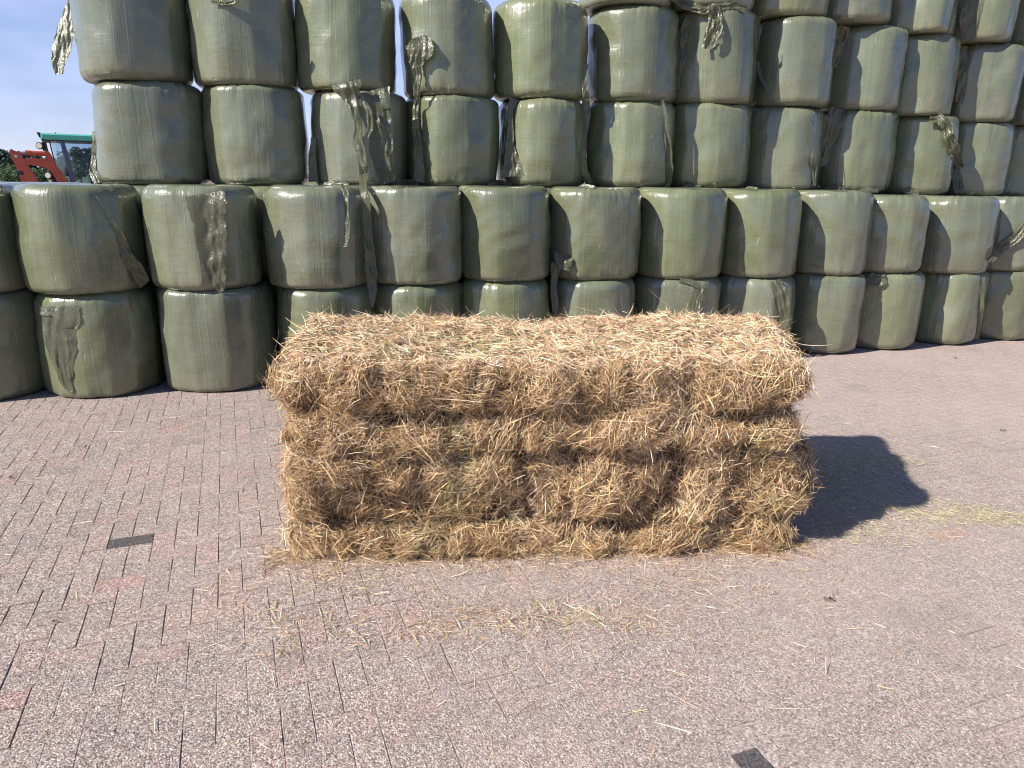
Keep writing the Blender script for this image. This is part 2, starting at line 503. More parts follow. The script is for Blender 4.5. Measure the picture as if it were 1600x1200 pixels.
def bale_mesh(seed, r, h, nang, fine=True):
    """A round bale standing on end: a barrel with soft shoulders, flat facets where film strips pull tight, and folds."""
    rg = np.random.RandomState(seed)
    r = r * 1.018
    rt, rb = rg.uniform(.065, .120), rg.uniform(.050, .095)
    top_in, bot_in, belly = rg.uniform(.008, .042), rg.uniform(.004, .030), rg.uniform(.004, .022)
    nt = 8 if fine else 4
    pts = [(0.0, .0, .0), (.35 * r, .0, .0), (.7 * r, .0, .2)]
    for k in range(nt + 1):
        a = math.pi / 2 * k / nt
        pts.append((r - rb + rb * math.sin(a), rb - rb * math.cos(a), 1.0))
    ns = 16 if fine else 6
    for k in range(1, ns): pts.append((r, rb + (h - rb - rt) * k / ns, .0))
    for k in range(nt + 1):
        a = math.pi / 2 * k / nt
        pts.append((r - rt + rt * math.cos(a) ** .9, h - rt + rt * math.sin(a), 1.0))
    for q in (.72, .45, .2, 0.0): pts.append((q * (r - rt) + 0.0, h, .35))
    pts = np.array(pts)
    th = np.linspace(0, 2 * math.pi, nang, endpoint=False)
    # irregular polygon of film facets
    nf = rg.randint(11, 16)
    fa = np.sort((np.arange(nf) + rg.uniform(-.3, .3, nf)) * 2 * math.pi / nf + rg.uniform(0, 6.28)) % (2 * math.pi)
    fa = np.sort(fa); fe = np.concatenate([[fa[-1] - 2 * math.pi], fa, [fa[0] + 2 * math.pi]])
    k = np.searchsorted(fe, th, side='right') - 1
    mid = (fe[k] + fe[k + 1]) / 2; half = (fe[k + 1] - fe[k]) / 2
    facet = np.cos(half) / np.cos(th - mid)
    facet = 1 - (1 - facet) * .40
    RR, TH = np.meshgrid(pts[:, 0], th, indexing='ij')
    ZZ = np.repeat(pts[:, 1][:, None], nang, 1); W = np.repeat(pts[:, 2][:, None], nang, 1)
    tt = ZZ / h
    scale = 1 - top_in * np.clip((tt - .45) / .55, 0, 1) ** 1.6 - bot_in * np.clip((.4 - tt) / .4, 0, 1) ** 2 + belly * np.sin(np.pi * tt)
    side = np.clip(RR / r, 0, 1) ** 2
    low = np.zeros_like(RR)
    for m in (2, 3, 4, 5):
        low += rg.normal(0, .0075) * np.cos(m * TH + rg.uniform(0, 6.28) + rg.normal(0, .8) * tt)
    rad = RR * scale * (facet[None, :] * side + (1 - side)) + low * side
    P = np.stack([rad * np.cos(TH), rad * np.sin(TH), ZZ], -1).reshape(-1, 3)
    if fine:
        lump = wave_noise(P, seed + 7, 2.6, 2).reshape(RR.shape) * .0085 * side
        fold = np.zeros_like(RR)
        for m in (17, 26, 39, 53):
            fold += rg.uniform(.5, 1) * np.sin(m * TH + rg.uniform(0, 6.28) + 2.5 * np.sin(3 * TH + rg.uniform(0, 6.28)) + rg.normal(0, 3) * tt)
        patchy = np.clip(.5 + .7 * np.sin(2 * TH + rg.uniform(0, 6.28)) + .5 * np.sin(5 * TH + rg.uniform(0, 6.28)), .1, 1)
        f = fold * .0016 * (W + .25 * np.clip((tt - .62) / .3, 0, 1) + .25 * np.clip((.25 - tt) / .25, 0, 1)) * patchy
        dr = lump + f
        P[:, 0] += (dr * np.cos(TH)).ravel(); P[:, 1] += (dr * np.sin(TH)).ravel()
        P[:, 2] += (np.where(tt > .8, f + lump * .8, 0) * np.where(RR < r - rt * .5, 1, .4)).ravel()
    # slight lean
    P[:, 0] += rg.normal(0, .017) * P[:, 2]; P[:, 1] += rg.normal(0, .012) * P[:, 2]
    m, n = RR.shape
    idx = np.arange(m * n).reshape(m, n); nx = np.roll(idx, -1, 1)
    Fq = np.stack([idx[:-1], nx[:-1], nx[1:], idx[1:]], -1).reshape(-1, 4)
    return P, Fq

BALES = [
    (1,-1,-4.473,5.958,0.000,0.869,0.462), (1,0,-3.586,6.162,0.000,0.869,0.462), (1,1,-2.640,6.391,0.000,0.878,0.462),
    (1,2,-1.743,6.620,0.000,0.876,0.456), (1,3,-0.920,6.840,0.000,0.891,0.440), (1,4,-0.090,7.071,0.000,0.900,0.450),
    (1,5,0.764,7.320,0.000,0.884,0.462), (1,6,1.683,7.598,0.000,0.877,0.462), (1,7,2.592,7.886,0.000,0.871,0.462),
    (1,8,3.480,8.179,0.000,0.864,0.451), (1,9,4.257,8.445,0.000,0.870,0.462), (1,10,5.200,8.780,0.000,0.840,0.462),
    (1,11,6.055,9.095,0.000,0.840,0.462), (1,12,6.907,9.421,0.000,0.840,0.462), (2,-1,-4.497,5.953,0.869,1.718,0.462),
    (2,0,-3.609,6.156,0.869,1.718,0.462), (2,1,-2.691,6.378,0.878,1.725,0.462), (2,2,-1.757,6.616,0.876,1.731,0.462),
    (2,3,-0.941,6.834,0.891,1.735,0.442), (2,4,-0.096,7.069,0.900,1.744,0.455), (2,5,0.763,7.319,0.884,1.748,0.462),
    (2,6,1.675,7.596,0.877,1.752,0.462), (2,7,2.573,7.880,0.871,1.749,0.462), (2,8,3.478,8.179,0.864,1.745,0.439),
    (2,9,4.194,8.423,0.870,1.705,0.451), (2,10,5.139,8.758,0.840,1.698,0.462), (2,11,5.995,9.073,0.840,1.698,0.462),
    (2,12,6.847,9.397,0.840,1.698,0.462), (3,0,-3.356,7.027,1.721,2.581,0.462), (3,1,-2.458,7.226,1.728,2.579,0.462),
    (3,2,-1.528,7.443,1.733,2.576,0.461), (3,3,-0.652,7.659,1.740,2.562,0.457), (3,4,0.258,7.894,1.746,2.576,0.462),
    (3,5,1.193,8.149,1.750,2.587,0.462), (3,6,2.091,8.404,1.751,2.600,0.462), (3,7,3.001,8.675,1.747,2.615,0.462),
    (3,8,3.951,8.970,1.725,2.607,0.462), (3,9,4.844,9.260,1.701,2.586,0.448), (3,10,5.665,9.537,1.698,2.553,0.449),
    (3,11,6.555,9.848,1.698,2.553,0.462), (4,0,-3.415,7.014,2.581,3.468,0.462), (4,1,-2.502,7.216,2.579,3.468,0.460),
    (4,2,-1.614,7.424,2.576,3.468,0.455), (4,3,-0.672,7.654,2.562,3.468,0.442), (4,4,0.227,7.886,2.576,3.468,0.462),
    (4,5,1.209,8.153,2.587,3.468,0.462), (4,6,2.097,8.406,2.600,3.500,0.462), (4,7,3.023,8.681,2.615,3.494,0.462),
    (4,8,3.924,8.962,2.607,3.488,0.435), (4,9,4.695,9.211,2.586,3.444,0.442), (4,10,5.616,9.520,2.553,3.412,0.462),
    (4,11,6.507,9.831,2.553,3.412,0.462), (5,5,1.091,8.120,3.468,4.338,0.461), (5,6,1.974,8.370,3.500,4.370,0.458),
    (5,7,2.865,8.634,3.494,4.364,0.445), (5,8,3.691,8.888,3.488,4.358,0.439), (5,9,4.551,9.164,3.444,4.314,0.447),
    (5,10,5.404,9.447,3.412,4.282,0.456), (5,11,6.295,9.756,3.412,4.282,0.462), (11,-2,-5.237,6.645,0.000,0.859,0.462),
    (11,-1,-4.313,6.827,0.000,0.859,0.462), (11,0,-3.392,7.019,0.000,0.861,0.462), (11,1,-2.473,7.222,0.000,0.864,0.462),
    (11,2,-1.556,7.437,0.000,0.866,0.462), (11,3,-0.642,7.662,0.000,0.870,0.462), (11,4,0.270,7.898,0.000,0.873,0.462),
    (11,5,1.178,8.144,0.000,0.875,0.462), (11,6,2.084,8.402,0.000,0.875,0.462), (11,7,2.987,8.671,0.000,0.874,0.462),
    (11,8,3.887,8.950,0.000,0.862,0.462), (11,9,4.784,9.240,0.000,0.851,0.462), (11,10,5.677,9.541,0.000,0.849,0.462),
    (12,-2,-5.237,6.645,0.859,1.718,0.462), (12,-1,-4.313,6.827,0.859,1.718,0.462), (12,0,-3.392,7.019,0.861,1.721,0.462),
    (12,1,-2.473,7.222,0.864,1.728,0.462), (12,2,-1.556,7.437,0.866,1.733,0.462), (12,3,-0.642,7.662,0.870,1.740,0.462),
    (12,4,0.270,7.898,0.873,1.746,0.462), (12,5,1.178,8.144,0.875,1.750,0.462), (12,6,2.084,8.402,0.875,1.751,0.462),
    (12,7,2.987,8.671,0.874,1.747,0.462), (12,8,3.887,8.950,0.862,1.725,0.462), (12,9,4.784,9.240,0.851,1.701,0.462),
    (12,10,5.677,9.541,0.849,1.698,0.462),
]

ORD = ['first', 'second', 'third', 'fourth', 'fifth', 'sixth', 'seventh', 'eighth', 'ninth', 'tenth', 'eleventh', 'twelfth', 'thirteenth', 'fourteenth']
TIER = {1: 'bottom tier', 2: 'second tier', 3: 'third tier', 4: 'fourth tier', 5: 'top tier'}
FIRST = {1: -1, 2: -1, 3: 0, 4: 0, 5: 5}
LOOK = {
    (1, 0): 'with crinkled shiny flap down its left', (2, 0): 'with dark film scrap trailing low on its right', (2, 1): 'with wide glossy torn film down its front',
    (2, 2): 'with thin film strip near its right edge', (3, 0): 'at the open end, shadow spot on its shoulder', (4, 0): 'at the open end, grey film bag hanging free',
    (3, 2): 'with long torn film reaching the ground tier', (4, 3): 'with flared film flap above a shiny strip', (3, 4): 'with fan of film at its lower left',
    (3, 5): 'with bright film strip down its right edge', (4, 6): 'with knotted film ribbons on top', (3, 9): 'with thick twisted film hanging off its top',
    (2, 5): 'with small bow of film at its lower left', (1, 6): 'with narrow film tail behind the hay', (1, 7): 'with draped film just right of the hay',
    (3, 8): 'with dark film fan on its left', (4, 8): 'with pale film tongue at its left shoulder', (1, 9): 'with crumpled scrap at its top left',
    (2, 11): 'with crumpled film arm across its front', (4, 10): 'with dark film in the gap on its left', (1, 10): 'with film sliver along its right side',
    (3, 7): 'with slim pale sliver at lower right', (5, 10): 'with dark film flap at its left',
}
bale = {}
acc_v, acc_f, acc_n = [], [], 0
for k, (tier, i, x, y, z0, z1, r) in enumerate(BALES):
    hidden = tier > 10 and (tier, i) != (12, -1)
    P, Fq = bale_mesh(100 + k * 13, r, z1 - z0 + .006, 48 if hidden else 144, not hidden)
    o = link_mesh('wrapped_bale', P, Fq, M_WRAP, smooth=True, loc=(x, y, z0 - .003 if z0 > 0 else .002))
    if tier < 10:
        pos_ = ORD[i - FIRST[tier]]
        look = LOOK.get((tier, i))
        lab = f'bale {look}, {pos_} in {TIER[tier]}' if look else f'plain olive wrapped round bale, {pos_} from the left in the {TIER[tier]}'
        tag(o, lab, 'bale', 'film wrapped bales in the stack')
    elif not hidden:
        tag(o, 'olive wrapped bale whose flat top shows behind the leftmost second tier bales', 'bale', 'film wrapped bales in the stack')
    else:
        tag(o, 'olive wrapped bale standing hidden behind the two lower front tiers', 'bale', 'bales hidden in the back row')
    bale[(tier, i)] = o
    W = P + np.array(o.location)
    acc_v.append(W); acc_f.append(Fq + acc_n); acc_n += len(W)
TREE = BVHTree.FromPolygons([tuple(p) for p in np.concatenate(acc_v)], [tuple(int(q) for q in f) for f in np.concatenate(acc_f)])
CAMV = Vector((0, 0, EYE))

# ------------------------------------------------------------------ torn film: crumpled strips lying on, or hanging off, their bale
def film(owner, path, lift=.012, crump=1.0, seed=0, flare=None, free=None, span=0, name='torn_film'):
    """path: (px, py, half width) of the strip's middle line; each point is laid on the bale behind it, held off by lift."""
    rg = np.random.RandomState(500 + seed)
    p = np.array(path, float)
    seg = np.hypot(*(p[1:, :2] - p[:-1, :2]).T); s = np.concatenate([[0], np.cumsum(seg)])
    n = max(10, int(s[-1] / 1.6)); u = np.linspace(0, s[-1], n)
    cxy = np.stack([np.interp(u, s, p[:, k]) for k in range(3)], 1)
    ker = np.array([.25, .5, .25])
    for _ in range(3):
        for k in range(3): cxy[1:-1, k] = np.convolve(cxy[:, k], ker, 'valid')
    cxy[:, 0] += np.interp(u, np.linspace(0, s[-1], max(4, n // 9)), rg.normal(0, .7, max(4, n // 9)))
    far = (Vector(owner.location) - CAMV).dot(FWD) + .05
    def hit(px, py):
        d = ray(px, py); dn = d.normalized()
        h = TREE.ray_cast(CAMV, dn, 60)
        q = h[3] / d.length if h[0] is not None else 1e9          # depth along the camera axis
        return min(q, far)
    if free is not None: dep = np.full(n, free)
    else:
        dep = np.array([min(hit(a + o_, b) for o_ in ((0,) if not span else (-span, -span / 2, 0, span / 2, span))) for a, b, _ in cxy])
        w = 6
        dm = np.array([dep[max(0, k - w):k + w + 1].min() for k in range(n)])
        dm = np.convolve(np.pad(dm, 5, 'edge'), np.ones(11) / 11, 'valid')
        dep = np.minimum(dm, dep) - lift
    tg = np.gradient(cxy[:, :2], axis=0); tg /= np.linalg.norm(tg, axis=1)[:, None] + 1e-9
    nrm = np.stack([-tg[:, 1], tg[:, 0]], 1)
    m = 19
    vv = np.linspace(-1, 1, m)
    L = s[-1] * dep.mean() / FPX
    waves = []
    for k in range(13):                                   # creases run mostly along the strip
        f_ = rg.uniform(9, 34) if k < 9 else rg.uniform(3, 8)
        a = rg.normal(0, .16) if k < 9 else rg.uniform(-1.5, 1.5)
        waves.append((f_ * math.sin(a), f_ * math.cos(a), rg.uniform(0, 6.28), (8 / f_) ** .6))
    def crumple(sw, vw):
        q = 0.0
        for fs, fv, ph, am in waves: q += am * (1 - 2 * abs(math.sin(math.pi * (fs * sw + fv * vw) + ph + .8 * math.sin(5 * sw + ph))))
        return q / 3.2
    edge_l = 1 + .09 * np.convolve(rg.normal(0, 1, n + 16), np.ones(17) / 4.1, 'valid'); edge_r = 1 + .09 * np.convolve(rg.normal(0, 1, n + 16), np.ones(17) / 4.1, 'valid')
    V = []
    for k in range(n):
        wpx = cxy[k, 2]; wm = wpx * dep[k] / FPX
        for q, v0 in enumerate(vv):
            e = edge_l[k] if v0 < 0 else edge_r[k]
            px, py = cxy[k, :2] + nrm[k] * v0 * wpx * e
            fold = crumple(L * k / n, v0 * wm)
            dd = dep[k] - crump * min(.011, max(.004, wm * .28)) * (1 + fold)
            if free is None: dd = min(dd, hit(px, py) - .003)
            P = CAMV + ray(px, py) * dd
            V.append(P - owner.location)
    idx = np.arange(n * m).reshape(n, m)
    Fq = np.stack([idx[:-1, :-1], idx[1:, :-1], idx[1:, 1:], idx[:-1, 1:]], -1).reshape(-1, 4)
    o = link_mesh(name, np.array([tuple(q) for q in V]), Fq, M_FILM, parent=owner, smooth=True)
    return o

B = bale
def depth_of(b, dy=0.0):
    return (Vector(b.location) - CAMV).dot(FWD) + dy
film(B[4, 0], [(118, -14, 6), (108, 14, 7), (104, 40, 12), (97, 70, 16), (92, 95, 13), (92, 116, 6)], free=depth_of(B[4, 0]) - .16, crump=1.0, seed=1)
film(B[4, 0], [(122, -10, 3), (120, 22, 3.5), (116, 36, 4)], seed=2, free=depth_of(B[4, 0]) - .26)
film(B[4, 1], [(330, 0, 5), (352, 3, 6), (372, -2, 6)], seed=3, lift=.02)
film(B[3, 0], [(146, 205, 2), (147, 240, 4), (147, 268, 7), (152, 286, 6)], seed=4, lift=.03)
film(B[2, 1], [(322, 302, 33), (324, 320, 30), (328, 350, 24), (331, 390, 19), (337, 425, 15), (343, 446, 9), (346, 456, 4)], seed=5, crump=.55, lift=.003)
film(B[2, 0], [(150, 306, 1.2), (176, 345, 1.5), (187, 370, 5), (198, 400, 9), (213, 425, 13), (228, 444, 9)], seed=6)
film(B[1, 0], [(94, 478, 30), (93, 500, 28), (94, 530, 24), (98, 565, 17), (104, 595, 10), (110, 614, 4)], seed=7, crump=.6, lift=.003)
film(B[3, 2], [(544, 128, 25), (549, 145, 18), (556, 165, 11), (560, 190, 6), (561, 225, 7), (567, 265, 7), (569, 292, 6), (573, 335, 6.5), (576, 380, 7), (580, 425, 9), (582, 455, 7), (582, 480, 2)], seed=8, span=13, lift=.02)
film(B[3, 2], [(586, 140, 22), (590, 165, 19), (594, 205, 16), (597, 245, 16), (602, 272, 15), (606, 286, 11)], seed=9, lift=.006)
film(B[3, 2], [(568, 158, 3), (576, 175, 6), (579, 200, 4), (574, 215, 2)], seed=10, lift=.025)
film(B[4, 3], [(652, 58, 12), (655, 68, 24), (655, 78, 24), (652, 92, 15), (650, 106, 8), (653, 122, 6), (650, 150, 4.5), (649, 190, 5), (653, 225, 6.5), (655, 262, 8), (654, 284, 9)], seed=12, span=10, lift=.04, crump=1.3)
film(B[3, 3], [(612, 289, 6), (632, 287, 7), (655, 288, 5)], seed=13, lift=.03)
film(B[3, 4], [(803, 154, 7), (797, 172, 5), (797, 196, 4), (796, 222, 7), (799, 250, 13), (801, 276, 19)], seed=14, span=6, lift=.02)
film(B[4, 5], [(914, 100, 3), (913, 135, 4), (916, 165, 6), (915, 200, 4), (912, 240, 4), (914, 270, 5), (922, 288, 7)], seed=15, span=6, lift=.02)
film(B[3, 5], [(1033, 153, 3), (1040, 185, 4), (1044, 225, 6), (1046, 262, 6), (1043, 290, 4)], seed=16, lift=.01)
film(B[4, 6], [(1048, -8, 7), (1070, 8, 6), (1098, 14, 8), (1125, 10, 6), (1150, 7, 7), (1172, 14, 4)], seed=17, lift=.035, crump=1.6)
film(B[4, 6], [(1112, 8, 6), (1113, 28, 7), (1108, 52, 7), (1101, 76, 5)], seed=18, lift=.05, crump=1.6)
film(B[4, 6], [(1118, 10, 4), (1124, 34, 6), (1121, 58, 6), (1114, 72, 3)], seed=19, lift=.04, crump=1.4)
film(B[4, 6], [(1076, 24, 3), (1066, 60, 9), (1064, 100, 7), (1060, 140, 3)], seed=34, lift=.004)
film(B[4, 8], [(1320, 40, 8), (1315, 62, 8), (1308, 85, 7), (1303, 106, 3)], seed=20, lift=.02)
film(B[3, 8], [(1312, 170, 14), (1303, 195, 15), (1294, 225, 11), (1286, 260, 5)], seed=21, lift=.03)
film(B[3, 9], [(1452, 184, 8), (1468, 184, 9), (1480, 198, 9), (1488, 222, 9), (1497, 250, 9), (1500, 262, 6)], seed=22, lift=.04, crump=1.8)
film(B[3, 9], [(1492, 254, 5), (1497, 280, 9), (1499, 302, 8)], seed=23, lift=.02)
film(B[4, 10], [(1510, 72, 9), (1505, 110, 8), (1498, 160, 6)], seed=24, lift=.02)
film(B[5, 10], [(1524, -6, 14), (1515, 25, 15), (1512, 62, 12)], seed=25, lift=.02)
film(B[2, 2], [(532, 288, 5), (541, 300, 4), (544, 330, 4), (543, 362, 4), (541, 386, 3)], seed=26, lift=.02)
film(B[2, 5], [(867, 394, 2), (872, 402, 8), (882, 410, 12), (893, 413, 9)], seed=27, lift=.05, crump=1.8)
film(B[2, 5], [(871, 412, 9), (867, 428, 5), (866, 455, 5), (868, 488, 5)], seed=28, span=10, lift=.03)
film(B[2, 11], [(1604, 352, 7), (1588, 372, 7), (1570, 384, 8), (1552, 395, 10), (1545, 408, 6)], seed=29, lift=.03, crump=1.5)
film(B[1, 6], [(1062, 437, 5), (1082, 441, 5), (1094, 450, 5), (1089, 468, 6), (1084, 486, 9)], seed=30, lift=.02)
film(B[1, 7], [(1212, 438, 9), (1218, 465, 13), (1223, 500, 14), (1228, 535, 6)], seed=31, lift=.005)
film(B[1, 9], [(1356, 432, 6), (1368, 438, 10), (1384, 434, 8)], seed=32, lift=.02, crump=1.5)
film(B[1, 10], [(1534, 430, 3), (1533, 480, 4), (1528, 530, 3)], seed=33, lift=.01)
film(B[3, 2], [(489, 215, 4), (488, 250, 6), (491, 284, 7)], seed=35, span=12, lift=.02)
film(B[3, 7], [(1263, 180, 1), (1269, 230, 2), (1273, 262, 4), (1272, 290, 4)], seed=36, lift=.01)
film(B[4, 7], [(1186, 96, 3), (1190, 118, 3), (1202, 150, 1)], seed=37, lift=.012)
for k, (bi, x0, x1, yy, hw_) in enumerate([((3, 4), 762, 800, 287, 6), ((3, 5), 905, 930, 291, 4), ((3, 6), 1068, 1095, 291, 5), ((3, 7), 1165, 1185, 294, 4), ((3, 8), 1290, 1325, 294, 5), ((3, 8), 1345, 1372, 296, 5), ((3, 9), 1412, 1436, 300, 8), ((3, 2), 500, 545, 287, 4)]):
    film(B[bi], [(x0, yy + 1, 2), ((x0 + x1) / 2 - 4, yy, hw_), (x1, yy + 2, 3)], seed=60 + k, lift=.03, crump=1.6)

# ------------------------------------------------------------------ the big bale of loose hay
t = NT('hay_stalks')
tc_ = t.attr('tint')
t.set(Base_Color=tc_, Roughness=.55)
t.b.inputs['Specular IOR Level'].default_value = .35
tr = t.node('ShaderNodeBsdfTranslucent'); t.l.new(tc_, tr.inputs['Color'])
mx = t.node('ShaderNodeMixShader'); mx.inputs[0].default_value = .12
t.l.new(t.b.outputs[0], mx.inputs[1]); t.l.new(tr.outputs[0], mx.inputs[2]); t.l.new(mx.outputs[0], t.out.inputs['Surface'])
M_STALK = t.m
t = NT('packed_hay')
v = t.coord()
n = t.noise(v, 90, 4, .7, 1.0)
c = t.ramp(n, [(.3, (.05, .030, .013)), (.5, (.12, .075, .034)), (.72, (.26, .18, .085))])  # core coloured darker than the stems, so gaps and seams look shaded
t.set(Base_Color=c, Roughness=.9, Normal=t.bump(n, .9, .02))
M_PACK = t.m

HAY_ORG = ground_at(448, 868); HAY_END = ground_at(1234, 850)
HAY_A = math.atan2(HAY_END.y - HAY_ORG.y, HAY_END.x - HAY_ORG.x)
HAY_L = math.hypot(HAY_END.x - HAY_ORG.x, HAY_END.y - HAY_ORG.y)
HL, HD, HH = HAY_L - .04, 1.06, .955
rh = np.random.RandomState(77)

def g1(x, c0, w): return np.exp(-((x - c0) / w) ** 2)
def sst(x, a, b):
    q = np.clip((x - a) / (b - a), 0, 1); return q * q * (3 - 2 * q)
def hay_disp(P, Nn):
    """How far the packed body swells or sinks: slices pressed side by side, two twine grooves along the flank, clumps."""
    x, y, z = P[:, 0], P[:, 1], P[:, 2]
    front = np.clip(-Nn[:, 1], 0, 1); top = np.clip(Nn[:, 2], 0, 1); rgt = np.clip(Nn[:, 0], 0, 1); lft = np.clip(-Nn[:, 0], 0, 1); back = np.clip(Nn[:, 1], 0, 1)
    d = np.zeros(len(P))
    wob = wave_noise(P * np.array([1, .4, .1]), 3, .8, 3) * .034
    brk = np.clip(.75 + .75 * wave_noise(P * np.array([1, .4, .3]), 4, 1.3, 2), .12, 1.5)
    xs = x / HL
    zc3 = .715 + .02 * np.sin(5 * xs + 1) + wob                       # under the overhanging top
    zc2 = .520 + .035 * g1(xs, .10, .12) + .03 * g1(xs, .80, .15) + wob * 1.2
    zc1 = .155 + .015 * np.sin(7 * xs) + wob * .8
    for zc, dep, wd in ((zc3, .070, .050), (zc2, .050 + .055 * g1(xs, .42, .14), .026), (zc1, .062, .026)):
        d -= (front * (brk if wd > .025 and zc is not zc1 else 1) + .9 * rgt + .7 * lft + .6 * back) * dep * g1(z, zc, wd)
    tier_top = sst(z, .74, .84); tier_mid = sst(z, .16, .24) * (1 - sst(z, .46, .54)); tier_low = 1 - sst(z, .10, .16)
    d += front * (.045 * tier_top + .012 * tier_mid + .032 * tier_low + .030 * g1(z, .61, .05))
    d += front * tier_mid * (-.06 * g1(xs, .245, .032) - .075 * g1(xs, .755, .036) - .02 * g1(xs, .37, .10) + .02 * g1(xs, .60, .08) + .025 * g1(xs, .12, .07))
    d += rgt * (.020 * tier_top + .085 * tier_mid + .0 * tier_low - .02) + lft * (.055 * sst(z, .66, .78) - .0 * tier_mid)
    slices = [.075, .19, .315, .455, .555, .655, .76, .875]     # joints between the pressed slices
    for k, s0 in enumerate(slices):
        ww = s0 + .012 * np.sin(9 * z + k * 2.1)
        d -= (front * (.6 + .4 * np.sin(k * 1.7 + 6 * z)) + .35 * top) * (.085 if k == 3 else .048) * g1(xs, ww, .0085)
    puff = sum(g1(xs, (a + b) / 2, (b - a) * .45) for a, b in zip([0] + slices, slices + [1]))
    d += front * .016 * puff
    d += wave_noise(P, 21, 1.4, 2) * .022 + wave_noise(P, 22, 4.2, 3) * (.042 * (1 - top) + .012) + wave_noise(P, 23, 13.0, 2) * .014
    d += top * (.045 * sst(y, .05, .7) + .02 * g1(xs, .12, .10) + .03 * g1(xs, .78, .16) - .012)
    d *= sst(z, -.01, .03) * .75 + .25
    return d
def hay_base(kind, u, v_):
    """A point of the rounded box and its normal; u, v_ in 0..1 over the face."""
    if kind == 'front': p = np.stack([u * HL, 0 * u, v_ * HH], 1)
    elif kind == 'back': p = np.stack([u * HL, 0 * u + HD, v_ * HH], 1)
    elif kind == 'top': p = np.stack([u * HL, v_ * HD, 0 * u + HH], 1)
    elif kind == 'left': p = np.stack([0 * u, u * HD, v_ * HH], 1)
    else: p = np.stack([0 * u + HL, u * HD, v_ * HH], 1)
    rad = .12
    lo = np.array([rad, rad, 0.0]); hi = np.array([HL - rad, HD - rad, HH - rad])
    q = np.minimum(np.maximum(p, lo), hi); nrm = p - q
    nrm /= np.linalg.norm(nrm, axis=1)[:, None] + 1e-9
    q = q + nrm * rad
    return q, nrm
def hay_surface(kind, u, v_):
    q, nn = hay_base(kind, u, v_)
    d = hay_disp(q, nn)
    out = q + nn * d[:, None]
    out[:, 0] += out[:, 0] / HL * np.clip(out[:, 1] / HD, 0, 1.1) * .26        # it lies askew: longer along the back
    out[:, 2] = np.maximum(out[:, 2], .004)
    return out, nn
hv, hf, nacc = [], [], 0
for kind_, nu, nv in (('front', 260, 110), ('top', 260, 100), ('left', 100, 100), ('right', 100, 100), ('back', 130, 60)):
    uu, vv = np.meshgrid(np.linspace(0, 1, nu), np.linspace(0, 1, nv))
    S, _ = hay_surface(kind_, uu.ravel(), vv.ravel())
    idx = np.arange(nu * nv).reshape(nv, nu)
    f = np.stack([idx[:-1, :-1], idx[:-1, 1:], idx[1:, 1:], idx[1:, :-1]], -1).reshape(-1, 4)
    if kind_ in ('back', 'left'): f = f[:, ::-1]
    hv.append(S); hf.append(f + nacc); nacc += len(S)
body_v, body_f = np.concatenate(hv), np.concatenate(hf)

HAY_COL = np.array([(0.645, 0.467, 0.294), (0.737, 0.583, 0.405), (0.534, 0.350, 0.193), (0.811, 0.690, 0.547), (0.350, 0.202, 0.102), (0.498, 0.422, 0.213), (0.204, 0.117, 0.060), (0.590, 0.386, 0.240), (0.461, 0.448, 0.243)])
HAY_P = [.17, .16, .14, .16, .13, .05, .12, .06, .01]
def strands(root, tan, nrm, length, width, lift, bend, seed, nseg=4, droop=.5):
    """Flat stalks: root n x 3, tan/nrm unit vectors; each rises off the surface by lift and bends. Returns verts, faces."""
    rg = np.random.RandomState(seed); n = len(root)
    d = tan * np.cos(lift)[:, None] + nrm * np.sin(lift)[:, None]
    side0 = np.cross(d, nrm); side0 /= np.linalg.norm(side0, axis=1)[:, None] + 1e-9
    tw = rg.uniform(-1.1, 1.1, n)
    up = np.cross(side0, d)
    p = root.copy(); seg = length / nseg
    cur = d.copy(); rows = []
    kb = bend[:, None] * (side0 * rg.normal(0, 1, (n, 1)) + nrm * rg.normal(-.25, .7, (n, 1))) / nseg
    for k in range(nseg + 1):
        a = tw + k * .25
        sd = side0 * np.cos(a)[:, None] + up * np.sin(a)[:, None]
        w = width * (1.0 if k < nseg else .45) * (.8 if k == 0 else 1.0) / 2
        rows.append(p - sd * w[:, None]); rows.append(p + sd * w[:, None])
        cur = cur + kb; cur[:, 2] -= droop / nseg * .35
        cur /= np.linalg.norm(cur, axis=1)[:, None] + 1e-9
        p = p + cur * seg[:, None]
    V = np.stack(rows, 1)                              # n x 2(nseg+1) x 3
    q = np.array([(2 * k, 2 * k + 1, 2 * k + 3, 2 * k + 2) for k in range(nseg)])
    F = (np.arange(n)[:, None, None] * (2 * nseg + 2) + q[None]).reshape(-1, 4)
    return V.reshape(-1, 3), F
def hay_tint(n, rg, green=0.0):
    k = rg.choice(len(HAY_COL), n, p=HAY_P)
    c = HAY_COL[k] * rg.uniform(.82, 1.15, (n, 1))
    if green > 0:
        g = rg.rand(n) < green
        c[g] = np.array([.34, .37, .15]) * rg.uniform(.7, 1.3, (g.sum(), 1))
    return c
sv, sf, st, sacc = [body_v], [body_f], [np.ones((len(body_f), 3))], len(body_v)
mi = [np.zeros(len(body_f), int)]
sm = [np.ones(len(body_f), bool)]
COUNTS = {'front': 125000, 'top': 80000, 'left': 10000, 'right': 14000, 'back': 6000}
